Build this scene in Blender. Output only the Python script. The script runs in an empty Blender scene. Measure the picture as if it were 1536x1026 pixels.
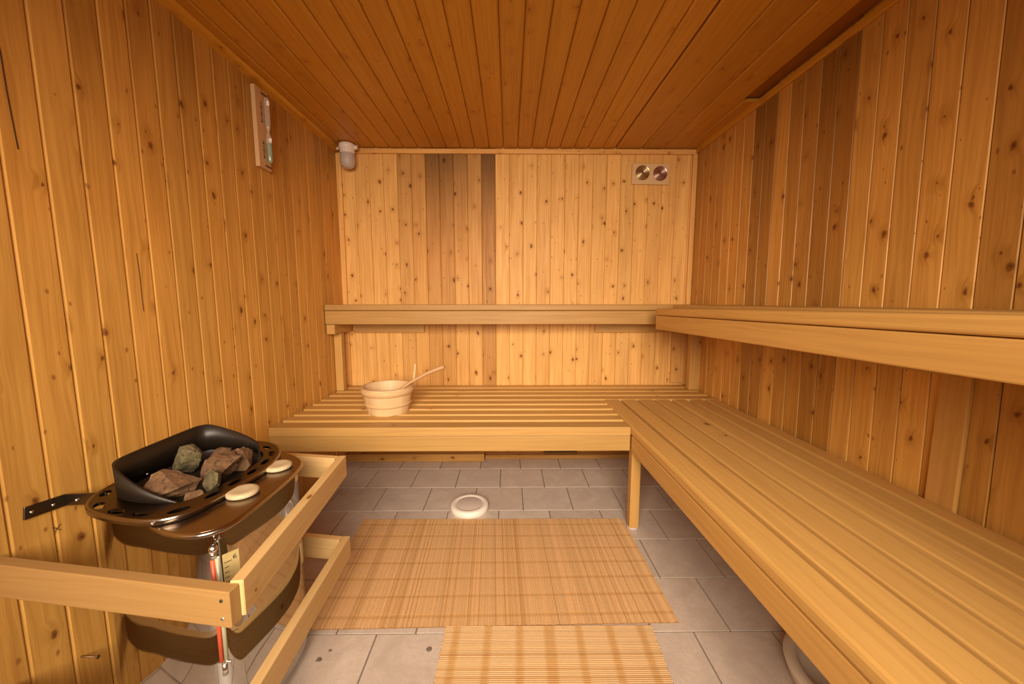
import bpy, bmesh, math, random
from mathutils import Vector, Matrix, noise

scene = bpy.context.scene
COL = scene.collection
rng = random.Random(7)

# ------------------------------------------------------------------ camera
CAM_H = 1.06
cam_data = bpy.data.cameras.new('camera')
cam = bpy.data.objects.new('camera', cam_data)
COL.objects.link(cam)
cam_data.sensor_fit = 'HORIZONTAL'
cam_data.sensor_width = 36.0
cam_data.lens = 36.0 * 575.0 / 1536.0
cam_data.clip_start = 0.02
cam.location = (0, 0, CAM_H)
cam.rotation_euler = (math.radians(90) - math.atan(66 / 575.0), 0, math.radians(-0.5))
scene.camera = cam

# ------------------------------------------------------------------ world, light, exposure
world = bpy.data.worlds.new('world')
scene.world = world
world.use_nodes = True
world.node_tree.nodes['Background'].inputs[0].default_value = (1.0, 0.86, 0.70, 1)
world.node_tree.nodes['Background'].inputs[1].default_value = 0.10


def area_light(name, loc, rot, sx, sy, power, color):
    l = bpy.data.lights.new(name, 'AREA')
    l.shape = 'RECTANGLE'
    l.size, l.size_y = sx, sy
    l.energy = power
    l.color = color
    o = bpy.data.objects.new(name, l)
    o.location = loc
    o.rotation_euler = rot
    COL.objects.link(o)
    return o


# added, unseen broad light behind the camera, standing in the front wall opening
dl_ = area_light('added_front_light', (-0.05, -0.77, 1.42), (math.radians(90 - 22), 0, 0), 1.4, 0.9, 39.0, (1.0, 0.85, 0.68))
dl_.data.spread = math.radians(92)
scene.view_settings.view_transform = 'Standard'
scene.view_settings.look = 'None'
scene.view_settings.gamma = 1.0
scene.view_settings.exposure = -0.05
scene.cycles.diffuse_bounces = 6
scene.cycles.glossy_bounces = 6
scene.cycles.max_bounces = 12

# ------------------------------------------------------------------ room measures
XL = -1.065          # face of the left wall
YB = 2.50            # face of the back wall
YF = -0.75           # face of the front wall
ZC = 1.98            # ceiling


def XR(y, z):        # the right wall is a little out of true
    return 1.178 + (2.5 - y) * (0.030 - 0.022 * max(0.0, z - 0.49) / 1.47)


# ------------------------------------------------------------------ material helpers
def new_mat(name):
    m = bpy.data.materials.new(name)
    m.use_nodes = True
    nt = m.node_tree
    nt.nodes.clear()
    out = nt.nodes.new('ShaderNodeOutputMaterial')
    b = nt.nodes.new('ShaderNodeBsdfPrincipled')
    nt.links.new(b.outputs[0], out.inputs[0])
    return m, nt, b


class NT:
    def __init__(self, nt):
        self.nt = nt

    def n(self, kind, **props):
        nd = self.nt.nodes.new(kind)
        for k, v in props.items():
            setattr(nd, k, v)
        return nd

    def put(self, sock, v):
        if hasattr(v, 'is_output') or isinstance(v, bpy.types.NodeSocket):
            self.nt.links.new(v, sock)
        else:
            sock.default_value = v

    def math(self, op, a, b=None, c=None, clamp=False):
        nd = self.n('ShaderNodeMath', operation=op, use_clamp=clamp)
        self.put(nd.inputs[0], a)
        if b is not None:
            self.put(nd.inputs[1], b)
        if c is not None:
            self.put(nd.inputs[2], c)
        return nd.outputs[0]

    def smooth(self, v, lo, hi, out_lo=0.0, out_hi=1.0):
        nd = self.n('ShaderNodeMapRange', interpolation_type='SMOOTHSTEP')
        self.put(nd.inputs[0], v)
        self.put(nd.inputs[1], lo)
        self.put(nd.inputs[2], hi)
        self.put(nd.inputs[3], out_lo)
        self.put(nd.inputs[4], out_hi)
        return nd.outputs[0]

    def vec(self, x, y, z=0.0):
        nd = self.n('ShaderNodeCombineXYZ')
        self.put(nd.inputs[0], x)
        self.put(nd.inputs[1], y)
        self.put(nd.inputs[2], z)
        return nd.outputs[0]

    def noise(self, v, scale, detail=2.0, rough=0.5, dist=0.0):
        nd = self.n('ShaderNodeTexNoise')
        self.put(nd.inputs['Vector'], v)
        self.put(nd.inputs['Scale'], scale)
        self.put(nd.inputs['Detail'], detail)
        self.put(nd.inputs['Roughness'], rough)
        self.put(nd.inputs['Distortion'], dist)
        return nd.outputs['Fac']

    def mix(self, f, a, b, blend='MIX'):
        nd = self.n('ShaderNodeMix', data_type='RGBA', blend_type=blend)
        self.put(nd.inputs[0], f)
        self.put(nd.inputs[6], a)
        self.put(nd.inputs[7], b)
        return nd.outputs[2]


def rgb(r, g, b):
    return (r, g, b, 1.0)


def wood_mat(name, light, dark, knot=(0.26, 0.090, 0.020), knots=0.55, knot_scale=9.0, knot_size=1.0,
             grain=0.6, rough=0.5, spec=0.35, blotch=0.25, bump=0.15):
    m, nt, b = new_mat(name)
    t = NT(nt)
    uv = t.n('ShaderNodeUVMap', uv_map='UVMap').outputs[0]
    sep = t.n('ShaderNodeSeparateXYZ')
    t.put(sep.inputs[0], uv)
    u, v = sep.outputs[0], sep.outputs[1]
    # knots
    wob = t.noise(uv, 30.0, 2.0)
    uk = t.math('ADD', u, t.math('MULTIPLY', t.math('SUBTRACT', wob, 0.5), 0.012))
    vk = t.math('ADD', t.math('MULTIPLY', v, 0.72), t.math('MULTIPLY', t.math('SUBTRACT', wob, 0.5), 0.02))
    vor = t.n('ShaderNodeTexVoronoi', voronoi_dimensions='2D', feature='F1')
    t.put(vor.inputs['Vector'], t.vec(uk, vk))
    t.put(vor.inputs['Scale'], knot_scale)
    d = vor.outputs['Distance']
    cs = t.n('ShaderNodeSeparateColor')
    t.put(cs.inputs[0], vor.outputs['Color'])
    on = t.math('LESS_THAN', cs.outputs[0], knots)
    rad = t.math('MULTIPLY_ADD', cs.outputs[1], 0.042 * knot_size, 0.018 * knot_size)
    kmask = t.math('MULTIPLY', t.math('SUBTRACT', 1.0, t.smooth(d, t.math('MULTIPLY', rad, 0.70), t.math('MULTIPLY', rad, 1.25))), on)
    halo = t.math('MULTIPLY', t.math('SUBTRACT', 1.0, t.smooth(d, 0.02, 0.26)), on)
    if knots > 0.3:
        vs = t.n('ShaderNodeTexVoronoi', voronoi_dimensions='2D', feature='F1')
        t.put(vs.inputs['Vector'], t.vec(t.math('ADD', uk, 3.7), t.math('MULTIPLY', v, 0.6)))
        t.put(vs.inputs['Scale'], knot_scale * 2.3)
        c2 = t.n('ShaderNodeSeparateColor')
        t.put(c2.inputs[0], vs.outputs['Color'])
        on2 = t.math('LESS_THAN', c2.outputs[2], 0.22)
        r2_ = t.math('MULTIPLY_ADD', c2.outputs[0], 0.05, 0.03)
        k2 = t.math('MULTIPLY', t.math('SUBTRACT', 1.0, t.smooth(vs.outputs['Distance'], t.math('MULTIPLY', r2_, 0.4), t.math('MULTIPLY', r2_, 1.7))), on2)
        kmask = t.math('MAXIMUM', kmask, t.math('MULTIPLY', k2, 0.85))
    # growth rings running along the board, bending round the knots
    u2 = t.math('ADD', u, t.math('MULTIPLY', halo, 0.012))
    warp = t.noise(t.vec(t.math('MULTIPLY', u, 1.0), t.math('MULTIPLY', v, 0.22)), 9.0, 2.0)
    u3 = t.math('ADD', u2, t.math('MULTIPLY', warp, 0.05))
    rings = t.noise(t.vec(u3, t.math('MULTIPLY', v, 0.02)), 95.0, 3.0, 0.6)
    rings = t.smooth(rings, 0.30, 0.72)
    fine = t.noise(t.vec(u2, t.math('MULTIPLY', v, 0.035)), 420.0, 2.0, 0.6)
    big = t.noise(t.vec(t.math('MULTIPLY', u, 2.2), t.math('MULTIPLY', v, 0.8)), 4.5, 3.0, 0.55)
    g = t.math('ADD', t.math('MULTIPLY', rings, grain), t.math('MULTIPLY', t.math('SUBTRACT', fine, 0.5), 0.5 * grain))
    g = t.math('ADD', g, t.math('MULTIPLY', t.math('SUBTRACT', big, 0.5), blotch * 2.0))
    streak = t.noise(t.vec(t.math('MULTIPLY', u2, 1.0), t.math('MULTIPLY', v, 0.07)), 26.0, 2.0, 0.5)
    g = t.math('ADD', g, t.math('MULTIPLY', t.math('SUBTRACT', streak, 0.5), blotch * 2.4))
    g = t.math('ADD', g, t.math('MULTIPLY', halo, 0.40), clamp=True)
    col = t.mix(g, rgb(*light), rgb(*dark))
    col = t.mix(t.math('MULTIPLY', kmask, 0.88), col, rgb(*knot))
    core = t.math('MULTIPLY', t.math('SUBTRACT', 1.0, t.smooth(d, 0.0, t.math('MULTIPLY', rad, 0.8))), on)
    col = t.mix(t.math('MULTIPLY', core, 0.75), col, rgb(knot[0] * 0.35, knot[1] * 0.32, knot[2] * 0.3))
    tone = t.n('ShaderNodeVertexColor', layer_name='tone').outputs[0]
    col = t.mix(1.0, col, tone, 'MULTIPLY')
    t.put(b.inputs['Base Color'], col)
    t.put(b.inputs['Roughness'], t.math('MULTIPLY_ADD', rings, 0.12, rough - 0.05))
    t.put(b.inputs['Specular IOR Level'], spec)
    if bump > 0:
        bm_ = t.n('ShaderNodeBump')
        t.put(bm_.inputs['Strength'], bump)
        t.put(bm_.inputs['Distance'], 0.002)
        t.put(bm_.inputs['Height'], t.math('SUBTRACT', t.math('MULTIPLY', fine, 0.6), t.math('MULTIPLY', kmask, 0.25)))
        t.put(b.inputs['Normal'], bm_.outputs[0])
    return m


def plain_mat(name, color, rough=0.5, metal=0.0, spec=0.5, var=0.0, var_scale=20.0, bump=0.0, coords='Object'):
    m, nt, b = new_mat(name)
    t = NT(nt)
    tc = t.n('ShaderNodeTexCoord')
    if var > 0 or bump > 0:
        n = t.noise(tc.outputs[coords], var_scale, 4.0, 0.6)
    if var > 0:
        c2 = tuple(max(0.0, c * (1 - var)) for c in color)
        c3 = tuple(min(1.0, c * (1 + var)) for c in color)
        t.put(b.inputs['Base Color'], t.mix(n, rgb(*c2), rgb(*c3)))
    else:
        b.inputs['Base Color'].default_value = rgb(*color)
    if bump > 0:
        bn = t.n('ShaderNodeBump')
        t.put(bn.inputs['Strength'], bump)
        t.put(bn.inputs['Distance'], 0.003)
        t.put(bn.inputs['Height'], n)
        t.put(b.inputs['Normal'], bn.outputs[0])
    b.inputs['Roughness'].default_value = rough
    b.inputs['Metallic'].default_value = metal
    b.inputs['Specular IOR Level'].default_value = spec
    return m


M = {}
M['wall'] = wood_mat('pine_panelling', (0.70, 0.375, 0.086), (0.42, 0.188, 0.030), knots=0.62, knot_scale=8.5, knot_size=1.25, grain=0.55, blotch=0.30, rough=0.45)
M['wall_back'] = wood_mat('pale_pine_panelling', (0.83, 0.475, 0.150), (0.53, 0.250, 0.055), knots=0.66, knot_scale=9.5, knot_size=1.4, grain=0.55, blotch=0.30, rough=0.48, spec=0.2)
M['ceiling'] = wood_mat('aged_pine_ceiling', (0.54, 0.252, 0.026), (0.38, 0.156, 0.013), knot=(0.30, 0.10, 0.02), knots=0.45, knot_scale=9.0, knot_size=0.8, grain=0.45, blotch=0.2, rough=0.42)
M['bench'] = wood_mat('smooth_bench_wood', (0.59, 0.340, 0.098), (0.42, 0.218, 0.053), knots=0.16, knot_scale=6.0, knot_size=1.0, grain=0.42, blotch=0.22, rough=0.5, bump=0.06)
M['bench_knotty'] = wood_mat('knotty_bench_wood', (0.59, 0.340, 0.098), (0.42, 0.218, 0.053), knot=(0.20, 0.075, 0.02), knots=0.30, knot_scale=5.5, knot_size=1.1, grain=0.42, blotch=0.22, rough=0.5, bump=0.06)
M['rail'] = wood_mat('planed_pine', (0.58, 0.385, 0.165), (0.46, 0.275, 0.095), knots=0.12, knot_scale=8.0, grain=0.5, blotch=0.2, rough=0.55, bump=0.06)
M['pale'] = wood_mat('pale_aspen', (0.68, 0.47, 0.25), (0.57, 0.36, 0.17), knots=0.0, grain=0.4, blotch=0.2, rough=0.5, bump=0.04)


# ------------------------------------------------------------------ mesh builder
class MB:
    def __init__(self):
        self.bm = bmesh.new()
        self.uv = self.bm.loops.layers.uv.new('UVMap')
        self.tone = self.bm.loops.layers.float_color.new('tone')
        self.smooth = False

    def face(self, vs, uvs=None, tone=(1, 1, 1), smooth=False, tones=None, mi=0):
        try:
            f = self.bm.faces.new(vs)
        except ValueError:
            return None
        f.smooth = smooth
        f.material_index = mi
        for i, l in enumerate(f.loops):
            if uvs:
                l[self.uv].uv = uvs[i]
            tn = tones[i] if tones else tone
            l[self.tone] = (tn[0], tn[1], tn[2], 1.0)
        return f

    def v(self, p):
        return self.bm.verts.new(p)

    def sweep(self, profile, path, tone=(1, 1, 1), tones=None, caps=True, smooth=False, off=None):
        """closed 2-D profile carried along a list of frames (origin, ax, ay); u runs round the profile, v along it"""
        if off is None:
            off = (rng.uniform(0, 50), rng.uniform(0, 50))
        n = len(profile)
        cum = [0.0]
        for i in range(n):
            a, c = profile[i], profile[(i + 1) % n]
            cum.append(cum[-1] + math.hypot(a[0] - c[0], a[1] - c[1]))
        rings, vs_len = [], [0.0]
        for k, (o, ax, ay) in enumerate(path):
            o, ax, ay = Vector(o), Vector(ax), Vector(ay)
            rings.append([self.v(o + ax * p[0] + ay * p[1]) for p in profile])
            if k:
                vs_len.append(vs_len[-1] + (o - Vector(path[k - 1][0])).length)
        for k in range(len(rings) - 1):
            ta = tones[k] if tones else tone
            tb = tones[k + 1] if tones else tone
            for i in range(n):
                j = (i + 1) % n
                self.face([rings[k][i], rings[k][j], rings[k + 1][j], rings[k + 1][i]],
                          [(cum[i] + off[0], vs_len[k] + off[1]), (cum[i + 1] + off[0], vs_len[k] + off[1]),
                           (cum[i + 1] + off[0], vs_len[k + 1] + off[1]), (cum[i] + off[0], vs_len[k + 1] + off[1])],
                          smooth=smooth, tones=[ta, ta, tb, tb])
        if caps:
            for r, kk, rev in ((rings[0], 0, True), (rings[-1], -1, False)):
                idx = list(range(n))
                if rev:
                    idx.reverse()
                tn = tones[kk] if tones else tone
                self.face([r[i] for i in idx], [(profile[i][0] + off[0], profile[i][1] * 0.3 + off[1]) for i in idx], tone=tn)

    def board(self, p0, p1, w, t, up=(0, 0, 1), b=0.003, tone=(1, 1, 1), round_top=None):
        """board from p0 to p1 (centre line), w across, t along `up`; edges eased by b"""
        p0, p1, up = Vector(p0), Vector(p1), Vector(up)
        L = (p1 - p0).normalized()
        side = L.cross(up).normalized()
        up = side.cross(L).normalized()
        prof = rr(w, t, b)
        e = min(b, 0.004)
        fr = [(p0, side * (1 - 2 * e / w), up * (1 - 2 * e / t)), (p0 + L * e, side, up), (p1 - L * e, side, up),
              (p1, side * (1 - 2 * e / w), up * (1 - 2 * e / t))]
        self.sweep(prof, fr, tone=tone)

    def box(self, lo, hi, tone=(1, 1, 1), b=0.002):
        lo, hi = Vector(lo), Vector(hi)
        s = hi - lo
        ax = max(range(3), key=lambda i: s[i])
        c = (lo + hi) / 2
        p0, p1 = c.copy(), c.copy()
        p0[ax], p1[ax] = lo[ax], hi[ax]
        up = Vector((0, 0, 1)) if ax != 2 else Vector((0, 1, 0))
        L = Vector((0, 0, 0)); L[ax] = 1
        side = L.cross(up)
        w = abs(s.dot(side)); t = abs(s.dot(up))
        self.board(p0, p1, w, t, up, b, tone)

    def tube(self, pts, r, n=12, caps=True, tone=(1, 1, 1)):
        pts = [Vector(p) for p in pts]
        rs = r if isinstance(r, (list, tuple)) else [r] * len(pts)
        fr = []
        for i, p in enumerate(pts):
            a = pts[max(0, i - 1)]; c = pts[min(len(pts) - 1, i + 1)]
            L = (c - a).normalized()
            ref = Vector((0, 0, 1)) if abs(L.z) < 0.9 else Vector((0, 1, 0))
            s = L.cross(ref).normalized(); u = s.cross(L)
            fr.append((p, s * rs[i], u * rs[i]))
        prof = [(math.cos(2 * math.pi * k / n), math.sin(2 * math.pi * k / n)) for k in range(n)]
        self.sweep(prof, fr, smooth=True, caps=caps, tone=tone)

    def lathe(self, prof, n=48, center=(0, 0, 0), sx=1.0, sy=1.0, tone=None, axis='Z', smooth=True, closed_prof=False):
        """prof: list of (r, h)"""
        c = Vector(center)
        rings = []
        for r, h in prof:
            if r < 1e-6:
                rings.append([self.v(self._ax(c, 0, 0, h, axis))])
            else:
                rings.append([self.v(self._ax(c, r * sx * math.cos(2 * math.pi * k / n), r * sy * math.sin(2 * math.pi * k / n), h, axis)) for k in range(n)])
        cum = 0.0
        pairs = list(range(len(rings) - 1))
        if closed_prof:
            pairs.append(len(rings) - 1)
        for q in pairs:
            a, b2 = rings[q], rings[(q + 1) % len(rings)]
            pa, pb = prof[q], prof[(q + 1) % len(prof)]
            d = math.hypot(pa[0] - pb[0], pa[1] - pb[1])
            for k in range(n):
                k2 = (k + 1) % n
                r0 = max(pa[0], pb[0])
                uva = [(r0 * 6.283 * k / n, cum), (r0 * 6.283 * (k + 1) / n, cum), (r0 * 6.283 * (k + 1) / n, cum + d), (r0 * 6.283 * k / n, cum + d)]
                tn = tone(k, n) if callable(tone) else (tone or (1, 1, 1))
                if len(a) == 1 and len(b2) == 1:
                    continue
                if len(a) == 1:
                    self.face([a[0], b2[k2], b2[k]], [uva[0], uva[2], uva[3]], tn, smooth)
                elif len(b2) == 1:
                    self.face([a[k], a[k2], b2[0]], [uva[0], uva[1], uva[2]], tn, smooth)
                else:
                    self.face([a[k], a[k2], b2[k2], b2[k]], uva, tn, smooth)
            cum += d

    @staticmethod
    def _ax(c, x, y, h, axis):
        if axis == 'Z':
            return c + Vector((x, y, h))
        if axis == 'Y':
            return c + Vector((x, h, y))
        return c + Vector((h, x, y))

    def build(self, name, mat, parent=None, fix_normals=True, origin=None):
        if fix_normals:
            bmesh.ops.recalc_face_normals(self.bm, faces=self.bm.faces[:])
        me = bpy.data.meshes.new(name)
        if origin is None and parent is not None and parent.type == 'EMPTY':
            origin = parent.location
        if origin is not None:
            bmesh.ops.translate(self.bm, verts=self.bm.verts[:], vec=-Vector(origin))
        self.bm.to_mesh(me)
        self.bm.free()
        for mm in (mat if isinstance(mat, (list, tuple)) else [mat]):
            me.materials.append(mm)
        o = bpy.data.objects.new(name, me)
        COL.objects.link(o)
        if parent is not None:
            o.parent = parent
            if parent.type != 'EMPTY':
                if origin is not None:
                    o.location = Vector(origin) - world_loc(parent)
                else:
                    o.location = -world_loc(parent)
        elif origin is not None:
            o.location = origin
        return o


def world_loc(o):
    p = Vector(o.location)
    while o.parent:
        o = o.parent
        p += Vector(o.location)
    return p


def rr(w, t, b, seg=2):
    """rounded rectangle profile"""
    pts = []
    hw, ht = w / 2, t / 2
    for cx, cy, a0 in ((hw - b, ht - b, 0), (-hw + b, ht - b, 90), (-hw + b, -ht + b, 180), (hw - b, -ht + b, 270)):
        for k in range(seg + 1):
            a = math.radians(a0 + 90 * k / seg)
            pts.append((cx + b * math.cos(a), cy + b * math.sin(a)))
    return pts


def tagit(o, label, cat, group=None):
    o['label'] = label
    o['category'] = cat
    if group:
        o['group'] = group
    return o


def thing(name, label, cat, loc=(0, 0, 0), group=None):
    o = bpy.data.objects.new(name, None)
    o.empty_display_size = 0.05
    o.location = loc
    COL.objects.link(o)
    return tagit(o, label, cat, group)


def struct(name, mb, mat):
    o = mb.build(name, mat)
    o['kind'] = 'structure'
    return o


def jit(v=0.05, base=1.0):
    k = base * (1 + rng.uniform(-v, v))
    h = rng.uniform(-0.02, 0.02)
    return (k, k * (1 + h), k * (1 + 2 * h))


def groove_profile(w, t, c=0.006, d=0.005, gap=0.0022):
    """cross-section of a tongue-and-groove board: face at +t, V-chamfers at both sides"""
    h = w / 2
    g = gap / 2
    return [(-h + g, 0), (h - g, 0), (h - g, t - d), (h - c, t), (-h + c, t), (-h + g, t - d)]


# ------------------------------------------------------------------ walls
def wall_boards(mb, edges, face_pt, along, zs, tones, depth_dir, top_wear_shade=None, t=0.012, gro=(0.0048, 0.0028, 0.0009)):
    """edges: positions along the wall; face_pt(s, z) -> point on the wall face"""
    for i in range(len(edges) - 1):
        a, c = edges[i], edges[i + 1]
        w = abs(c - a)
        mid = (a + c) / 2
        prof = groove_profile(w, t, *gro)
        tn = tones[i]
        frames, tl = [], []
        nz = 14
        for k in range(nz + 1):
            z = zs[0] + (zs[1] - zs[0]) * k / nz
            p = Vector(face_pt(mid, z)) - Vector(depth_dir) * t
            frames.append((p, along, depth_dir))
            wv = top_wear_shade[i] if top_wear_shade else 0.0
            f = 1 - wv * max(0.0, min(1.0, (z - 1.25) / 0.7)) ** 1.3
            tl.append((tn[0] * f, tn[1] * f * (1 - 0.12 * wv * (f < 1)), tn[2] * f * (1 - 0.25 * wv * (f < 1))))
        mb.sweep(prof, frames, tones=tl)


# floor of tiles (0.25 x 0.237, running bond) over grout
def build_floor():
    mb = MB()
    rows = []
    y = 1.112 - 0.237 * 8
    while y < 2.60:
        rows.append(y); y += 0.2365
    g = 0.0022
    for ri, y0 in enumerate(rows):
        y1 = y0 + 0.2365
        ph = 0.073 if (round((y0 - 1.112) / 0.2365) % 2 == 1) else -0.05
        if round((y0 - 1.112) / 0.2365) == -1:
            ph = 0.085
        if round((y0 - 1.112) / 0.2365) == 0:
            ph = -0.045
        x = ph - 0.252 * 6
        while x < 1.45:
            x0, x1 = max(x, -1.13), min(x + 0.252, 1.36)
            ya, yb = max(y0, -1.3), min(y1, 2.56)
            if x1 - x0 > 0.01 and yb - ya > 0.01:
                off = (rng.uniform(0, 9), rng.uniform(0, 9))
                tn = jit(0.04)
                b = 0.0005
                lo = [mb.v((px, py, -0.004)) for px, py in ((x0 + g, ya + g), (x1 - g, ya + g), (x1 - g, yb - g), (x0 + g, yb - g))]
                hi = [mb.v((px, py, 0.0)) for px, py in ((x0 + g + b, ya + g + b), (x1 - g - b, ya + g + b), (x1 - g - b, yb - g - b), (x0 + g + b, yb - g - b))]
                U = lambda vv: [(q.co.x + off[0], q.co.y + off[1]) for q in vv]
                mb.face(hi, U(hi), tn)
                for k in range(4):
                    q = [lo[k], lo[(k + 1) % 4], hi[(k + 1) % 4], hi[k]]
                    mb.face(q, U(q), tn)
            x += 0.252
    # grout bed
    q = [mb.v(p) for p in ((-1.13, -1.3, -0.003), (1.36, -1.3, -0.003), (1.36, 2.56, -0.003), (-1.13, 2.56, -0.003))]
    mb.face(q, [(0, 0)] * 4, (1, 1, 1), mi=1)
    m, nt, b = new_mat('marbled_tile')
    t = NT(nt)
    uv = t.n('ShaderNodeUVMap', uv_map='UVMap').outputs[0]
    n1 = t.noise(uv, 7.0, 5.0, 0.62, 1.6)
    n2 = t.noise(uv, 16.0, 5.0, 0.65, 2.5)
    vein = t.smooth(t.math('ABSOLUTE', t.math('SUBTRACT', n2, 0.5)), 0.0, 0.05)
    col = t.mix(n1, rgb(0.40, 0.325, 0.265), rgb(0.68, 0.575, 0.485))
    col = t.mix(t.math('MULTIPLY', t.math('SUBTRACT', 1.0, vein), 0.38), col, rgb(0.42, 0.34, 0.29))
    tone = t.n('ShaderNodeVertexColor', layer_name='tone').outputs[0]
    t.put(b.inputs['Base Color'], t.mix(1.0, col, tone, 'MULTIPLY'))
    b.inputs['Roughness'].default_value = 0.38
    grout = plain_mat('dark_grout', (0.20, 0.155, 0.125), 0.9)
    return struct('floor', mb, [m, grout])


build_floor()

# left wall
mb = MB()
edges = [YF - 0.02]
ys = []
y = 0.9334
while y > YF:
    y -= 0.0795
ys.append(y)
while ys[-1] < YB + 0.01:
    ys.append(ys[-1] + 0.0795)
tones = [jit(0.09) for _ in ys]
wear_shade = [rng.choice([0.22, 0.28, 0.34, 0.42]) for _ in ys]  # top darkening: board wear mixed with painted light falloff on this wall
wall_boards(mb, ys, lambda s, z: (XL, s, z), (0, 1, 0), (-0.01, ZC + 0.02), tones, (1, 0, 0), wear_shade)
mb.box((XL - 0.07, YF - 0.1, -0.02), (XL - 0.012, YB + 0.09, ZC + 0.05), tone=(0.25, 0.2, 0.15))
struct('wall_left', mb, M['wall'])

# right wall
mb = MB()
ys = []
y = 1.4663
while y > YF:
    y -= 0.0785
ys.append(y)
while ys[-1] < YB + 0.01:
    ys.append(ys[-1] + 0.0785)
tones, wear_shade = [], []
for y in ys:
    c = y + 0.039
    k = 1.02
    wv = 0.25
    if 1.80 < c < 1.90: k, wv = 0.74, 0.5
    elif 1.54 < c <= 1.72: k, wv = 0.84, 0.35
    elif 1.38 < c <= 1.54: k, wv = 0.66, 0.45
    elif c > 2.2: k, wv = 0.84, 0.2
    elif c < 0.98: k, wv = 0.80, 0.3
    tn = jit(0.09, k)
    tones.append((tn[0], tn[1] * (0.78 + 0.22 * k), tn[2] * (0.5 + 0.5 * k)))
    wear_shade.append(wv)
wall_boards(mb, ys, lambda s, z: (XR(s, z), s, z), (0, 1, 0), (-0.01, ZC + 0.02), tones, (-1, 0, 0), wear_shade, gro=(0.0024, 0.0026, 0.0018))
mb.box((1.40, YF - 0.1, -0.02), (1.46, YB + 0.09, ZC + 0.05), tone=(0.25, 0.2, 0.15))
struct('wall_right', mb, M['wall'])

# back wall
mb = MB()
xs = [-1.1325]
while xs[-1] < 1.20:
    xs.append(xs[-1] + 0.0875)
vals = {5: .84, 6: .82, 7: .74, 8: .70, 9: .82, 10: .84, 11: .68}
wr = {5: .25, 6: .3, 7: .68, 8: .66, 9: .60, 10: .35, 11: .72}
tones, wear_shade = [], []
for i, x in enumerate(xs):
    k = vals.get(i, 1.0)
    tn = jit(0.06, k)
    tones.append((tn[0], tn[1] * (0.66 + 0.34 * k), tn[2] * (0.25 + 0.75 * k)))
    wear_shade.append(wr.get(i, 0.06))
wall_boards(mb, xs, lambda s, z: (s, YB, z), (1, 0, 0), (-0.01, ZC + 0.02), tones, (0, -1, 0), wear_shade, gro=(0.0045, 0.0025, 0.0012))
mb.box((XL - 0.07, YB + 0.012, -0.02), (1.46, YB + 0.07, ZC + 0.05), tone=(0.25, 0.2, 0.15))
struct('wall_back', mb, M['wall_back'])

# unseen front wall behind the camera, its opening widened for the added light
mb = MB()
for lo, hi in (((XL - 0.05, YF - 0.06, -0.01), (-0.90, YF, ZC + 0.03)), ((0.90, YF - 0.06, -0.01), (1.44, YF, ZC + 0.03)),
               ((-0.90, YF - 0.06, 1.95), (0.90, YF, ZC + 0.03))):
    n = max(1, int((hi[0] - lo[0]) / 0.09))
    w = (hi[0] - lo[0]) / n
    for i in range(n):
        x0 = lo[0] + w * i
        mb.sweep(groove_profile(w, 0.06), [((x0 + w / 2, YF - 0.06, lo[2]), (1, 0, 0), (0, 1, 0)), ((x0 + w / 2, YF - 0.06, hi[2]), (1, 0, 0), (0, 1, 0))], tone=jit(0.05))
struct('wall_front', mb, M['wall'])

# ceiling
mb = MB()
xs = [-0.732 - 0.0875 * 4]
while xs[-1] < 0.60:
    xs.append(xs[-1] + 0.0875)
xs[-1] = 0.660
xs2 = [0.665, 0.828, 0.965, 1.104]


def ceil_board(x0, x1, y0, y1, tn, gap=0.002):
    w = x1 - x0
    prof = groove_profile(w, 0.014, 0.007, 0.005, gap)
    # profile lies with its face down
    mb.sweep(prof, [(((x0 + x1) / 2, y0, ZC + 0.014), (1, 0, 0), (0, 0, -1)), (((x0 + x1) / 2, y1, ZC + 0.014), (1, 0, 0), (0, 0, -1))], tone=tn)


for a, c in zip(xs[:-1], xs[1:]):
    ceil_board(a, c, YF - 0.05, YB + 0.01, jit(0.06))
for a, c in zip(xs2[:-1], xs2[1:]):
    ceil_board(a, c, YF - 0.05, YB + 0.01, jit(0.06, 0.93))
ceil_board(1.104, 1.30, 1.914, YB + 0.01, jit(0.04, 0.93))
mb.box((XL - 0.07, YF - 0.1, ZC + 0.018), (1.46, YB + 0.09, ZC + 0.08), tone=(0.55, 0.42, 0.35))
# sides of the open slot along the right wall
mb.box((1.100, YF - 0.05, ZC + 0.012), (1.104, 1.914, ZC + 0.017), tone=(0.7, 0.6, 0.5))
struct('ceiling', mb, M['ceiling'])

# trims
mb = MB()
mb.sweep([(0, 0), (0.034, 0), (0.036, -0.006), (0.030, -0.012), (0.028, -0.021), (0.0, -0.026)],
         [((XL - 0.002, YF, ZC), (1, 0, 0), (0, 0, 1)), ((XL - 0.002, YB - 0.001, ZC), (1, 0, 0), (0, 0, 1))], tone=(1.15, 1.2, 1.2))
struct('trim_1', mb, M['ceiling'])
mb = MB()
mb.box((XL + 0.04, YB - 0.016, ZC - 0.034), (1.172, YB - 0.001, ZC - 0.006), tone=(0.9, 0.85, 0.8))
struct('trim_2', mb, M['wall_back'])
mb = MB()
mb.sweep(rr(0.016, 0.03, 0.003), [((XR(YF, 1.9) - 0.006, YF, ZC - 0.012), (1, 0, 0), (0, 0, 1)), ((XR(YB, 1.9) - 0.008, YB - 0.02, ZC - 0.012), (1, 0, 0), (0, 0, 1))], tone=(1.05, 1.05, 1.0))
struct('trim_3', mb, M['ceiling'])
mb = MB()
mb.box((1.148, YB - 0.018, 0.49), (1.174, YB - 0.001, ZC - 0.034), tone=(1.0, 0.98, 0.95))
struct('trim_4', mb, M['wall_back'])
mb = MB()
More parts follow.
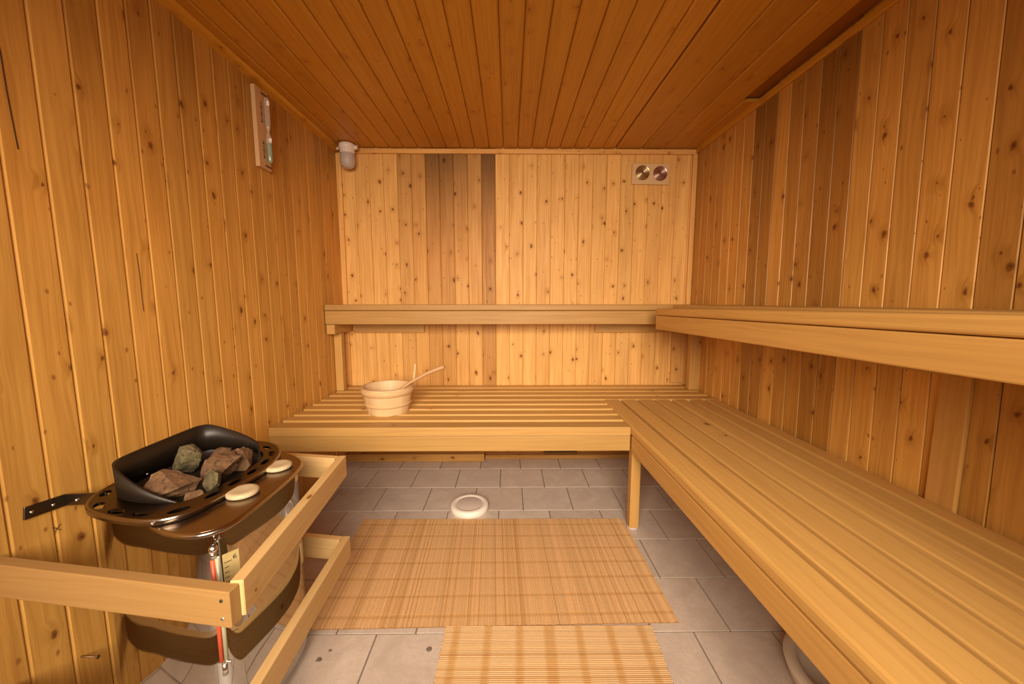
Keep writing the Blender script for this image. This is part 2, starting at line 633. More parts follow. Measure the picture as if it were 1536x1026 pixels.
mb.box((XL, YB - 0.018, 0.49), (XL + 0.030, YB - 0.001, ZC - 0.034), tone=(1.02, 1.0, 0.95))
struct('trim_5', mb, M['wall_back'])
mb = MB()
mb.box((XL + 0.002, 2.395, 0.001), (-0.16, 2.497, 0.05), tone=(0.62, 0.56, 0.48))  # colour darkened to paint the shade under the bench
struct('baseboard_back', mb, M['wall_back'])
mb = MB()
mb.box((-0.155, 2.43, 0.001), (1.17, 2.497, 0.028), tone=(0.5, 0.44, 0.38))
struct('baseboard_right', mb, M['wall_back'])

# ------------------------------------------------------------------ lower benches
HB = 0.49
bench_back = thing('lower_bench', 'low slatted wooden bench along the back wall, with the bucket on it', 'bench', (-0.25, 1.65, 0.0))
mb = MB()
fronts = [1.749, 1.839, 1.932, 2.026]
for yf in fronts:
    w = 0.066
    mb.board((XL + 0.004, yf + w / 2, HB - 0.014), (0.543 - (1.65 - yf) * 0.0, yf + w / 2, HB - 0.014), w, 0.028, b=0.004, tone=jit(0.05))
for yf in (2.118, 2.216, 2.312, 2.408):
    w = 0.070
    mb.board((XL + 0.004, yf + w / 2, HB - 0.014), (XR(yf, 0.45) - 0.004, yf + w / 2, HB - 0.014), w, 0.028, b=0.004, tone=jit(0.05))
mb.build('seat_slats', M['bench'], bench_back)
mb = MB()
mb.board((XL + 0.002, 1.683, HB - 0.021), (0.545, 1.683, HB - 0.021), 0.075, 0.042, b=0.004, tone=(0.78, 0.77, 0.78))  # tone lowered to paint a dimmer front face under the frontal light
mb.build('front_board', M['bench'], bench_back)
mb = MB()
mb.board((XL + 0.002, 1.665, 0.4125), (0.545, 1.665, 0.4125), 0.030, 0.069, b=0.003, tone=(0.70, 0.69, 0.69))  # apron darkened in colour too, as painted shade on the front
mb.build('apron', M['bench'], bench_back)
mb = MB()
mb.board((0.575, 1.67, 0.008), (0.575, 1.67, 0.378), 0.043, 0.043, up=(0, 1, 0), b=0.003, tone=(0.95, 0.92, 0.88))
mb.build('leg', M['bench'], bench_back)
mb = MB()
mb.lathe([(0.0, 0.0), (0.026, 0.0), (0.026, 0.008), (0.0, 0.008)], 20, (0.575, 1.67, 0.0))
mb.build('foot_pad', plain_mat('grey_rubber', (0.55, 0.45, 0.38), 0.7), bench_back)
for xx in (-0.98, -0.2, 0.50):
    mb = MB()
    mb.board((xx, 1.682, 0.431), (xx, 2.49, 0.431), 0.045, 0.058, b=0.003, tone=(0.9, 0.88, 0.85))
    mb.build('cross_bearer', M['bench'], bench_back)

bench_side = thing('lower_bench', 'low slatted wooden bench along the right wall, knotty boards running towards the viewer', 'bench', (0.9, 0.8, 0.0))


def SX(x, y):
    return x + (1.65 - y) * 0.030


def SZ(y, z):
    return z - (1.65 - y) * 0.008


def side_board(mb, xc, w, zc, t, y0, y1, b=0.004, tone=(1, 1, 1)):
    mb.board((SX(xc, y0), y0, SZ(y0, zc)), (SX(xc, y1), y1, SZ(y1, zc)), w, t, b=b, tone=tone)


YN = -0.55
mb = MB()
for xa, xb in ((0.648, 0.727), (0.740, 0.822), (0.836, 0.912), (0.936, 1.008), (1.036, 1.100), (1.122, 1.184)):
    side_board(mb, (xa + xb) / 2, xb - xa, HB - 0.0145, 0.029, 2.098, YN, tone=jit(0.05, 0.98))
mb.build('seat_slats', M['bench_knotty'], bench_side)
mb = MB()
side_board(mb, 0.591, 0.090, HB - 0.020, 0.040, 2.098, YN, b=0.010, tone=(1.0, 1.0, 1.0))
mb.build('front_board', M['bench'], bench_side)
mb = MB()
side_board(mb, 0.563, 0.030, 0.412, 0.073, 1.648, YN, b=0.003, tone=(1.0, 0.98, 0.95))
mb.build('apron', M['bench'], bench_side)
for yy in (2.06, 1.1, 0.2):
    mb = MB()
    mb.board((SX(0.585, yy), yy, SZ(yy, 0.431)), (XR(yy, 0.45) - 0.01, yy, SZ(yy, 0.431)), 0.045, 0.056, b=0.003, tone=(0.85, 0.8, 0.78))
    mb.build('cross_bearer', M['bench'], bench_side)
mb = MB()
mb.board((0.66, 0.02, 0.0), (0.66, 0.02, 0.39), 0.045, 0.045, up=(0, 1, 0), b=0.003)
mb.build('leg', M['bench'], bench_side)

# ------------------------------------------------------------------ upper benches
ub = thing('upper_bench', 'upper wooden bench shelf fixed across the back wall above the slatted bench', 'bench', (0, 2.35, 0.9))
mb = MB()
for i, yc in enumerate((2.335, 2.415)):
    mb.board((XL + 0.004, yc, 1.003), (1.165, yc, 1.003), 0.074, 0.03, b=0.003, tone=jit(0.04))
mb.build('seat_slats', M['bench'], ub)
mb = MB()
mb.board((XL + 0.004, 2.255, 1.0055), (1.165, 2.255, 1.0055), 0.070, 0.033, b=0.004, tone=(0.78, 0.75, 0.74))  # front face dimmed through its colour, against the frontal light
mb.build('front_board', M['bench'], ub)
mb = MB()
mb.board((XL + 0.004, 2.238, 0.947), (1.165, 2.238, 0.947), 0.030, 0.078, b=0.003, tone=(0.78, 0.75, 0.74))  # same painted dimming as the board above
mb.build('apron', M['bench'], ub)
mb = MB()
mb.board((XL + 0.032, 2.225, 0.878), (XL + 0.032, 2.496, 0.878), 0.048, 0.056, b=0.003, tone=(0.95, 0.92, 0.9))
mb.build('bracket_arm', M['bench'], ub)
mb = MB()
mb.board((XL + 0.026, 2.345, HB + 0.0005), (XL + 0.026, 2.345, 0.850), 0.045, 0.045, up=(0, 1, 0), b=0.003, tone=(1.05, 1.05, 1.02))
mb.build('support_post', M['bench'], ub)
for x0, x1 in ((XL + 0.058, -0.545), (0.56, 1.165)):
    mb = MB()
    mb.board((x0, 2.487, 0.873), (x1, 2.487, 0.873), 0.022, 0.070, b=0.003, tone=(0.97, 0.95, 0.93))
    mb.build('ledger', M['bench'], ub)
mb = MB()
mb.board((1.112, 2.486, HB + 0.012), (1.112, 2.486, 0.837), 0.088, 0.016, up=(0, 1, 0), b=0.003, tone=(0.86, 0.80, 0.75))
mb.build('wall_batten', M['wall_back'], ub)

us = thing('upper_bench', 'upper wooden bench shelf running along the right wall at eye level', 'bench', (0.95, 1.0, 0.9))


def UX(x, y):
    return x + (2.03 - y) * 0.020


def UZ(y, z):
    return z + (2.03 - y) * 0.019


mb = MB()
for xa, xb in ((0.868, 0.945), (0.955, 1.033), (1.043, 1.12), (1.13, 1.172)):
    y0 = 2.03
    mb.board((UX((xa + xb) / 2, y0), y0, 1.009), (UX((xa + xb) / 2, YN), YN, 1.030), xb - xa, 0.03, b=0.004, tone=jit(0.04, 0.9))
mb.build('seat_slats', M['bench'], us)
mb = MB()
w, t = 0.078, 0.037
prof = rr(w, t, 0.009, 3)
frs = []
for yy, sc in ((2.046, 0.86), (2.042, 0.95), (2.030, 1.0), (1.0, 1.0), (YN, 1.0)):
    frs.append(((UX(0.824, yy) , yy, UZ(yy, 0.9875)), (sc, 0, 0), (0, 0, sc)))
mb.sweep(prof, frs, tone=(1.02, 1.01, 0.98))
mb.build('front_board', M['bench'], us)
mb = MB()
mb.board((UX(0.803, 2.045), 2.045, UZ(2.045, 0.9305)), (UX(0.803, YN), YN, UZ(YN, 0.9305)), 0.032, 0.073, b=0.004, tone=(1.0, 0.97, 0.93))
mb.build('apron', M['bench'], us)
mb = MB()
mb.board((1.158, 2.352, HB + 0.0005), (1.158, 2.352, 0.908), 0.045, 0.074, up=(1, 0, 0), b=0.003, tone=(1.0, 0.97, 0.93))
mb.build('support_post', M['bench'], us)
mb = MB()
px = XR(1.01, 0.7)
mb.board((px - 0.006, 1.008, 0.405), (px - 0.006, 1.008, 0.92), 0.012, 0.075, up=(0, 1, 0), b=0.003, tone=(0.98, 0.93, 0.87))
mb.build('support_post', M['bench'], us)
mb = MB()
mb.board((px - 0.032, 0.985, 0.89), (px - 0.032, 1.31, 0.885), 0.036, 0.072, b=0.004, tone=(0.92, 0.88, 0.82))
mb.build('ledger', M['bench'], us)
for yy in (1.96, 1.05, 0.1):
    mb = MB()
    mb.board((UX(0.822, yy), yy, UZ(yy, 0.945)), (XR(yy, 0.95) - 0.006, yy, UZ(yy, 0.945)), 0.045, 0.045, b=0.003, tone=(0.85, 0.8, 0.75))
    mb.build('cross_bearer', M['bench'], us)

# ------------------------------------------------------------------ heater
def smooth_loop(pts, sub=6):
    n = len(pts)
    out = []
    for i in range(n):
        p0, p1, p2, p3 = (Vector((*pts[(i + k - 1) % n], 0)) for k in range(4))
        for s in range(sub):
            q = s / sub
            v = 0.5 * ((2 * p1) + (-p0 + p2) * q + (2 * p0 - 5 * p1 + 4 * p2 - p3) * q * q + (-p0 + 3 * p1 - 3 * p2 + p3) * q ** 3)
            out.append((v.x, v.y))
    return out


def plate(name, outer, holes, z0, z1, mat, parent, bev=0.0):
    """flat plate with holes; z0 bottom, z1 top"""
    bm = bmesh.new()
    loops = [outer] + holes
    es = []
    for lp in loops:
        vs = [bm.verts.new((x, y, z1)) for x, y in lp]
        for i in range(len(vs)):
            es.append(bm.edges.new((vs[i], vs[(i + 1) % len(vs)])))
    bmesh.ops.triangle_fill(bm, use_beauty=True, use_dissolve=False, edges=es)
    ret = bmesh.ops.extrude_face_region(bm, geom=bm.faces[:])
    vs = [e for e in ret['geom'] if isinstance(e, bmesh.types.BMVert)]
    bmesh.ops.translate(bm, verts=vs, vec=(0, 0, z0 - z1))
    bmesh.ops.recalc_face_normals(bm, faces=bm.faces[:])
    origin = world_loc(parent)
    bmesh.ops.translate(bm, verts=bm.verts[:], vec=-origin)
    me = bpy.data.meshes.new(name)
    bm.to_mesh(me); bm.free()
    me.materials.append(mat)
    o = bpy.data.objects.new(name, me)
    COL.objects.link(o)
    o.parent = parent
    return o


def steel(name, color, rough, aniso=False, bump=0.0, bscale=3.0):
    m, nt, b = new_mat(name)
    t = NT(nt)
    tc = t.n('ShaderNodeTexCoord').outputs['Object']
    b.inputs['Base Color'].default_value = rgb(*color)
    b.inputs['Metallic'].default_value = 1.0
    n = t.noise(tc, 25.0, 3.0)
    t.put(b.inputs['Roughness'], t.math('MULTIPLY_ADD', n, 0.10, rough - 0.05))
    if bump:
        bn = t.n('ShaderNodeBump')
        t.put(bn.inputs['Strength'], bump)
        t.put(bn.inputs['Distance'], 0.01)
        t.put(bn.inputs['Height'], t.noise(tc, bscale, 1.0))
        t.put(b.inputs['Normal'], bn.outputs[0])
    return m


chrome = steel('polished_steel', (0.50, 0.47, 0.43), 0.06, bump=0.05, bscale=5.0)
shelf_steel = steel('brushed_steel_shelf', (0.27, 0.215, 0.165), 0.26)
flange_steel = steel('dark_browned_steel', (0.085, 0.060, 0.038), 0.30)
black_steel = plain_mat('black_enamel', (0.020, 0.016, 0.014), 0.42, 0.0, 0.5, var=0.3, var_scale=9)
bracket_steel = steel('bracket_steel', (0.17, 0.14, 0.105), 0.33)
near_black = plain_mat('dark_interior', (0.008, 0.007, 0.006), 0.8)

heater = thing('sauna_heater', 'polished steel sauna heater with black stone tray beside left wall', 'heater', (-0.78, 0.95, 0.0))
body_pl = smooth_loop([(-0.955, 0.90), (-0.935, 0.838), (-0.89, 0.803), (-0.80, 0.785), (-0.72, 0.776), (-0.665, 0.778), (-0.632, 0.795), (-0.616, 0.83),
                       (-0.605, 0.92), (-0.603, 1.0), (-0.612, 1.06), (-0.645, 1.115), (-0.72, 1.15), (-0.85, 1.165), (-0.93, 1.15), (-0.957, 1.08)])
mb = MB()
zs = [0.03, 0.035, 0.30, 0.555, 0.575]
rings = [[mb.v((x, y, z)) for x, y in body_pl] for z in zs]
n = len(body_pl)
for a, c in zip(rings[:-1], rings[1:]):
    for i in range(n):
        mb.face([a[i], a[(i + 1) % n], c[(i + 1) % n], c[i]], [(0, 0)] * 4, smooth=True)
mb.face(list(reversed(rings[0])), None)
body = mb.build('body', chrome, heater)
cap = plate('inner_top', body_pl, [], 0.5755, 0.5775, near_black, heater)  # near-black lid paints the shade of the interior below the flange holes
# feet
for fx, fy in ((-0.90, 0.86), (-0.66, 0.83), (-0.66, 1.08), (-0.90, 1.11)):
    mb = MB()
    mb.lathe([(0, 0), (0.02, 0), (0.02, 0.032), (0, 0.032)], 16, (fx, fy, 0.0))
    mb.build('foot', near_black, heater)

fl_out = smooth_loop([(-0.978, 0.93), (-0.965, 0.855), (-0.93, 0.806), (-0.87, 0.776), (-0.80, 0.758), (-0.745, 0.752), (-0.705, 0.764), (-0.683, 0.80),
                      (-0.671, 0.86), (-0.660, 0.95), (-0.657, 1.0), (-0.667, 1.06), (-0.69, 1.115), (-0.735, 1.165), (-0.80, 1.19), (-0.90, 1.19), (-0.955, 1.165), (-0.978, 1.10)])
inner = smooth_loop([(-0.93, 0.95), (-0.922, 0.89), (-0.89, 0.845), (-0.83, 0.822), (-0.76, 0.815), (-0.722, 0.84), (-0.707, 0.90), (-0.699, 0.98), (-0.704, 1.045),
                     (-0.728, 1.097), (-0.78, 1.125), (-0.86, 1.135), (-0.912, 1.12), (-0.93, 1.07)])
hole_spots = [(-0.947, 0.862), (-0.905, 0.809), (-0.845, 0.785), (-0.780, 0.776), (-0.714, 0.789), (-0.691, 0.855), (-0.682, 0.915), (-0.678, 0.975), (-0.683, 1.035),
              (-0.701, 1.093), (-0.742, 1.138), (-0.80, 1.160), (-0.87, 1.165)]
holes = []
for i, (hx, hy) in enumerate(hole_spots):
    a = hole_spots[max(0, i - 1)]; c = hole_spots[min(len(hole_spots) - 1, i + 1)]
    ang = math.atan2(c[1] - a[1], c[0] - a[0])
    lp = []
    for k in range(18):
        q = 2 * math.pi * k / 18
        lx, ly = 0.020 * math.cos(q), (0.0100 if i < 5 else 0.0078) * math.sin(q)
        lp.append((hx + lx * math.cos(ang) - ly * math.sin(ang), hy + lx * math.sin(ang) + ly * math.cos(ang)))
    holes.append(lp)
plate('flange', fl_out, holes + [inner], 0.597, 0.604, flange_steel, heater)
# rim lip round the flange
mb = MB()
n = len(fl_out)
prof = [(0, 0.004), (0.003, 0.006), (0.006, 0.004), (0.006, -0.008), (0.003, -0.010), (0, -0.008)]
rg = []
for i in range(n):
    a, c = Vector(fl_out[i - 1]), Vector(fl_out[(i + 1) % n])
    tdir = (c - a).normalized(); nrm = Vector((tdir.y, -tdir.x))
    rg.append([mb.v((fl_out[i][0] + nrm.x * (p[0] - 0.003), fl_out[i][1] + nrm.y * (p[0] - 0.003), 0.600 + p[1])) for p in prof])
for i in range(n):
    for k in range(len(prof)):
        k2 = (k + 1) % len(prof)
        mb.face([rg[i][k], rg[(i + 1) % n][k], rg[(i + 1) % n][k2], rg[i][k2]], [(0, 0)] * 4, smooth=True)
rim = mb.build('rim', steel('bright_rim_steel', (0.30, 0.25, 0.20), 0.25), heater)

def cr(pts, sub=5):
    out = []
    for i in range(len(pts) - 1):
        p0 = Vector(pts[max(0, i - 1)]); p1 = Vector(pts[i]); p2 = Vector(pts[i + 1]); p3 = Vector(pts[min(len(pts) - 1, i + 2)])
        for s in range(sub):
            q = s / sub
            out.append(0.5 * ((2 * p1) + (-p0 + p2) * q + (2 * p0 - 5 * p1 + 4 * p2 - p3) * q * q + (-p0 + 3 * p1 - 3 * p2 + p3) * q ** 3))
    out.append(Vector(pts[-1]))
    return out


# shelf for the discs
sh_out = [(-0.745, 0.752), (-0.715, 0.738), (-0.69, 0.728), (-0.655, 0.720), (-0.622, 0.722), (-0.600, 0.737), (-0.588, 0.765), (-0.583, 0.80), (-0.580, 0.88), (-0.581, 0.96),
          (-0.587, 1.02), (-0.600, 1.062), (-0.625, 1.092), (-0.66, 1.118), (-0.70, 1.140), (-0.715, 1.10), (-0.700, 1.0), (-0.705, 0.86), (-0.725, 0.80)]
sh_out = [(a_, b_ + (0.008 if b_ < 0.76 else 0.0)) for a_, b_ in sh_out]
arc = cr([(a_, b_, 0.0) for a_, b_ in sh_out[:15]], 5)
sh_out = [(p.x, p.y) for p in arc] + sh_out[15:]
mb = MB()
mb.tube([(p.x, p.y, 0.5835) for p in arc], 0.0062, 10)
mb.build('shelf_lip', steel('shelf_lip_steel', (0.42, 0.36, 0.30), 0.22), heater)
shelf = plate('disc_shelf', sh_out, [], 0.577, 0.590, shelf_steel, heater)

# stone tray: sunk pan and upright splash guard
mb = MB()
n = len(inner)
cx0, cy0 = -0.82, 0.97
top = [mb.v((x, y, 0.602)) for x, y in inner]
bot = [mb.v((cx0 + (x - cx0) * 0.93, cy0 + (y - cy0) * 0.93, 0.579)) for x, y in inner]
for i in range(n):
    mb.face([top[i], top[(i + 1) % n], bot[(i + 1) % n], bot[i]], [(0, 0)] * 4, smooth=True)
mb.face(bot, None)
tray = mb.build('stone_tray', black_steel, heater)
# splash guard path: near wing -> back -> far wing, with its height
gp = [(-0.745, 0.822, 0.002), (-0.79, 0.819, 0.022), (-0.835, 0.823, 0.044), (-0.88, 0.836, 0.066), (-0.907, 0.851, 0.076), (-0.924, 0.875, 0.078), (-0.931, 0.915, 0.078), (-0.932, 1.0, 0.078),
      (-0.931, 1.09, 0.078), (-0.925, 1.120, 0.078), (-0.905, 1.134, 0.076), (-0.86, 1.137, 0.062), (-0.80, 1.128, 0.045), (-0.75, 1.108, 0.026), (-0.718, 1.065, 0.002)]


path = cr(gp)
mb = MB()
th = 0.002
rows = []
for i, p in enumerate(path):
    a = path[max(0, i - 1)]; c = path[min(len(path) - 1, i + 1)]
    td = Vector((c.x - a.x, c.y - a.y)).normalized()
    nr = Vector((td.y, -td.x))
    lean = p.z * 0.12
    tx, ty = (cx0 - p.x), (cy0 - p.y)
    ll = math.hypot(tx, ty)
    ox, oy = tx / ll * lean * -0.2, ty / ll * lean * -0.2
    rows.append([mb.v((p.x + nr.x * s * th + o2 * ox, p.y + nr.y * s * th + o2 * oy, z)) for s, z, o2 in
                 ((-1, 0.600, 0), (-1, 0.602 + p.z, 1), (1, 0.602 + p.z, 1), (1, 0.600, 0))])
for a, c in zip(rows[:-1], rows[1:]):
    for k in range(4):
        mb.face([a[k], c[k], c[(k + 1) % 4], a[(k + 1) % 4]], [(0, 0)] * 4, smooth=(k in (0, 2)))
mb.face(rows[0], None); mb.face(list(reversed(rows[-1])), None)
guard = mb.build('splash_guard', plain_mat('brown_black_steel', (0.020, 0.013, 0.008), 0.42, 0.25, 0.5, var=0.25, var_scale=6), heater)
rivet_m = steel('rivet_steel', (0.8, 0.78, 0.75), 0.25)
for (rx, ry, rz) in ((-0.926, 0.945, 0.612), (-0.926, 1.05, 0.612), (-0.80, 1.120, 0.612), (-0.845, 0.828, 0.612)):
    mb = MB()
    mb.lathe([(0, -0.003), (0.003, -0.0015), (0.003, 0.0015), (0, 0.003)], 10, (rx, ry, rz))
    mb.build('rivet', rivet_m, guard)
for (rx, ry, rz) in ((-0.955, 0.832, 0.596), (-0.735, 0.749, 0.598)):
    mb = MB()
    mb.lathe([(0, -0.004), (0.003, -0.002), (0.003, 0.002), (0, 0.004)], 10, (rx, ry, rz))
    mb.build('rivet', rivet_m, heater)

# wall bracket: flat strip on the wall, bent out to the flange
mb = MB()
mb.board((XL + 0.0025, 0.800, 0.590), (XL + 0.0025, 0.878, 0.580), 0.004, 0.028, b=0.0008)
mb.board((XL + 0.001, 0.878, 0.580), (-0.955, 0.872, 0.588), 0.004, 0.028, b=0.0008)
br = mb.build('mounting_bracket', bracket_steel, heater)
for p in ((XL + 0.005, 0.812, 0.588), (XL + 0.005, 0.852, 0.582), (-1.03, 0.8735, 0.582), (-0.985, 0.8715, 0.584)):
    mb = MB()
    ax = 'X' if p[0] < -1.05 else 'Y'
    s = 1 if ax == 'X' else -1
    mb.lathe([(0, 0.003 * s), (0.003, 0.002 * s), (0.0035, 0.0)], 10, p, axis=ax)
    mb.build('screw', rivet_m, br)

# water gauge on the front corner
gx, gy = -0.624, 0.760
gauge = MB()
gauge.tube([(gx - 0.004, gy, 0.270), (gx - 0.004, gy, 0.510)], 0.0046, 12)
gl_m, nt, b = new_mat('gauge_glass')
b.inputs['Base Color'].default_value = rgb(0.80, 0.80, 0.55)
b.inputs['Roughness'].default_value = 0.12
b.inputs['Transmission Weight'].default_value = 0.55
mb = MB(); mb.tube([(gx + 0.0052, gy + 0.001, 0.270), (gx + 0.0052, gy + 0.001, 0.513)], 0.0042, 12)
wg = mb.build('water_gauge', gl_m, heater)
wg['label'] = 'glass water gauge with a red tube and scale'
g_o = gauge.build('red_tube', plain_mat('orange_red_plastic', (0.72, 0.10, 0.035), 0.35), wg)
mb = MB()
mb.tube([(gx - 0.002, gy, 0.511), (gx - 0.002, gy, 0.528)], 0.0062, 14)
mb.lathe([(0, -0.009), (0.005, -0.0075), (0.0085, -0.003), (0.0085, 0.003), (0.005, 0.0075), (0, 0.009)], 16, (gx + 0.001, gy - 0.002, 0.535))
mb.build('gauge_cap', rivet_m, wg)
mb = MB()
mb.tube([(gx + 0.001, gy, 0.238), (gx + 0.001, gy, 0.266)], 0.0055, 12)
mb.tube([(gx - 0.012, gy, 0.268), (gx + 0.018, gy - 0.002, 0.272)], 0.0025, 8)
mb.build('gauge_fitting', rivet_m, wg)
# scale plates (olive paper above, ticks below)
d1 = Vector((0.62, 0.78, 0)).normalized()
nrm = Vector((0.78, -0.62, 0)).normalized()
base = Vector((gx + 0.012, gy + 0.004, 0))
mb = MB()
c0 = base + d1 * 0.016 + nrm * 0.001
mb.board(c0 + Vector((0, 0, 0.400)), c0 + Vector((0, 0, 0.516)), 0.030, 0.0012, up=nrm, b=0.0003)
sp = mb.build('scale_plate', plain_mat('olive_scale_card', (0.40, 0.30, 0.12), 0.5, var=0.15, var_scale=60), wg)
mb = MB()
ink = plain_mat('black_ink', (0.02, 0.015, 0.012), 0.6)
for k in range(9):
    z = 0.405 + 0.0115 * k
    L = 0.014 if k % 4 == 0 else 0.008
    a = base + d1 * 0.003 + nrm * 0.0022 + Vector((0, 0, z))
    mb.board(a, a + d1 * L, 0.0008, 0.0012, up=(0, 0, 1), b=0.0002)
mb.build('scale_marks', ink, wg)
mb = MB()
for k in range(3):
    z = 0.305 + 0.014 * k
    a = base + d1 * 0.003 + nrm * 0.0022 + Vector((0, 0, z))
    mb.board(a, a + d1 * (0.015 if k != 1 else 0.008), 0.0008, 0.0012, up=(0, 0, 1), b=0.0002)
mb.build('scale_marks', ink, wg)


def glyph(strokes, org, ax, ay, size, parent, mat, name, w=0.0011, nrm=None):
    mb = MB()
    for s in strokes:
        pts = [Vector(org) + Vector(ax) * (p[0] * size) + Vector(ay) * (p[1] * size) for p in s]
        for a, c in zip(pts[:-1], pts[1:]):
            if (c - a).length > 1e-6:
                nn = nrm if nrm is not None else Vector(ax).cross(Vector(ay))
                mb.board(a, c, w, 0.0008, up=nn, b=0.0001)
    return mb.build(name, mat, parent)


SIX = [[(0.55, 0.95), (0.2, 0.75), (0.08, 0.4), (0.15, 0.12), (0.35, 0.0), (0.58, 0.12), (0.62, 0.32), (0.45, 0.5), (0.2, 0.45), (0.1, 0.3)]]
THREE = [[(0.08, 0.9), (0.35, 1.0), (0.58, 0.85), (0.52, 0.6), (0.3, 0.5), (0.55, 0.4), (0.62, 0.18), (0.38, 0.0), (0.06, 0.1)]]
glyph(SIX, base + d1 * 0.019 + nrm * 0.0022 + Vector((0, 0, 0.498)), d1, (0, 0, 1), 0.010, wg, ink, 'scale_digit', nrm=nrm)
glyph(THREE, base + d1 * 0.019 + nrm * 0.0022 + Vector((0, 0, 0.303)), d1, (0, 0, 1), 0.010, wg, ink, 'scale_digit', nrm=nrm)

# ------------------------------------------------------------------ stones in the tray
def stone_mat(name, c1, c2, c3):
    m, nt, b = new_mat(name)
    t = NT(nt)
    tc = t.n('ShaderNodeTexCoord').outputs['Object']
    n1 = t.noise(tc, 28.0, 5.0, 0.65)
    n2 = t.noise(tc, 95.0, 4.0, 0.7)
    col = t.mix(t.smooth(n1, 0.38, 0.62), rgb(*c1), rgb(*c2))
    col = t.mix(t.smooth(n2, 0.52, 0.68), col, rgb(*c3))
    t.put(b.inputs['Base Color'], col)
    b.inputs['Roughness'].default_value = 0.85
    bn = t.n('ShaderNodeBump')
    t.put(bn.inputs['Strength'], 0.7)
    t.put(bn.inputs['Distance'], 0.004)
    t.put(bn.inputs['Height'], t.noise(tc, 70.0, 5.0, 0.7))
    t.put(b.inputs['Normal'], bn.outputs[0])
    return m


st_red = stone_mat('reddish_brown_stone', (0.105, 0.048, 0.017), (0.165, 0.082, 0.030), (0.040, 0.024, 0.010))
st_grey = stone_mat('grey_green_stone', (0.085, 0.064, 0.024), (0.150, 0.114, 0.050), (0.028, 0.020, 0.009))


def rock(label, c, size, rot, seed, mat, flat=0.0):
    r2 = random.Random(seed)
    bm = bmesh.new()
    for _ in range(20):
        v = Vector((r2.gauss(0, 1), r2.gauss(0, 1), r2.gauss(0, 1))).normalized() * r2.uniform(0.75, 1.08)
        bm.verts.new(v)
    bmesh.ops.convex_hull(bm, input=bm.verts[:])
    bmesh.ops.delete(bm, geom=[v for v in bm.verts if not v.link_faces], context='VERTS')
    bmesh.ops.triangulate(bm, faces=bm.faces[:])
    bmesh.ops.subdivide_edges(bm, edges=bm.edges[:], cuts=3, use_grid_fill=True)
    for v in bm.verts:
        d = noise.noise(v.co * 2.2 + Vector((seed, 0, 0))) * 0.10 + noise.noise(v.co * 6 + Vector((0, seed, 0))) * 0.05
        v.co += v.co.normalized() * d
    R = Matrix.Rotation(rot[2], 3, 'Z') @ Matrix.Rotation(rot[1], 3, 'Y') @ Matrix.Rotation(rot[0], 3, 'X')
    for v in bm.verts:
        v.co = R @ Vector((v.co.x * size[0], v.co.y * size[1], v.co.z * size[2]))
    zmin = min(v.co.z for v in bm.verts)
    for v in bm.verts:
        v.co.z -= zmin
    bmesh.ops.recalc_face_normals(bm, faces=bm.faces[:])
    me = bpy.data.meshes.new('heater_stone')
    bm.to_mesh(me); bm.free()
    me.materials.append(mat)
    o = bpy.data.objects.new('heater_stone', me)
    o.location = c
    COL.objects.link(o)
    return tagit(o, label, 'stone', 'stones in the heater tray')


TZ = 0.580
rock('large reddish-brown split stone, nearest and leftmost in the black heater tray', (-0.815, 0.872, TZ), (0.066, 0.046, 0.042), (0.25, -0.05, 0.35), 3, st_red)
rock('grey-green rounded stone standing upright at the back of the heater tray', (-0.868, 1.000, TZ), (0.036, 0.030, 0.058), (0.1, 0.15, 0.3), 11, st_grey)
rock('flat reddish-brown stone slab in the middle of the heater tray', (-0.765, 0.965, TZ), (0.050, 0.062, 0.036), (0.1, -0.2, -0.3), 21, st_red)
rock('pointed reddish stone with a grainy side, farthest right in the heater tray', (-0.755, 1.040, TZ), (0.038, 0.036, 0.040), (0.3, -0.4, 0.5), 34, st_red)
rock('small brown stone behind the flat slab in the heater tray', (-0.828, 1.068, TZ), (0.032, 0.026, 0.036), (0.4, 0.3, 0.2), 42, st_red)
rock('grainy grey-green stone wedged between the large stone and the flat slab', (-0.730, 0.906, TZ), (0.024, 0.026, 0.032), (0.2, 0.2, 0.8), 55, st_grey)
rock('small yellowish-brown chip of stone at the front edge of the heater tray', (-0.737, 0.856, TZ), (0.022, 0.013, 0.018), (0.1, 0.0, 0.5), 61, st_red)

# ------------------------------------------------------------------ discs on the shelf
disc_m, nt, b = new_mat('cream_fossil_disc')
t = NT(nt)
tc = t.n('ShaderNodeTexCoord').outputs['Object']
w1 = t.noise(tc, 30.0, 3.0, 0.6, 2.0)
ln = t.smooth(t.math('ABSOLUTE', t.math('SUBTRACT', w1, 0.5)), 0.0, 0.03)
colr = t.mix(t.noise(tc, 18.0, 3.0), rgb(0.40, 0.285, 0.145), rgb(0.53, 0.42, 0.26))
t.put(b.inputs['Base Color'], t.mix(t.math('MULTIPLY', t.math('SUBTRACT', 1.0, ln), 0.65), colr, rgb(0.42, 0.30, 0.16)))
b.inputs['Roughness'].default_value = 0.6
for cx_, cy_, lab in ((-0.640, 0.881, 'cream marbled disc on the heater shelf, the nearer of the two'), (-0.640, 1.024, 'cream marbled disc on the heater shelf, the farther one near the guard rail end')):
    mb = MB()
    mb.lathe([(0, 0.0), (0.028, 0.0), (0.034, 0.003), (0.034, 0.009), (0.030, 0.012), (0.022, 0.0125), (0.010, 0.0105), (0, 0.0105)], 40, (0, 0, 0), 1.0, 1.0)
    o = mb.build('stone_disc', disc_m, None)
    o.location = (cx_, cy_, 0.5905)
    tagit(o, lab, 'disc', 'cream discs on the heater shelf')

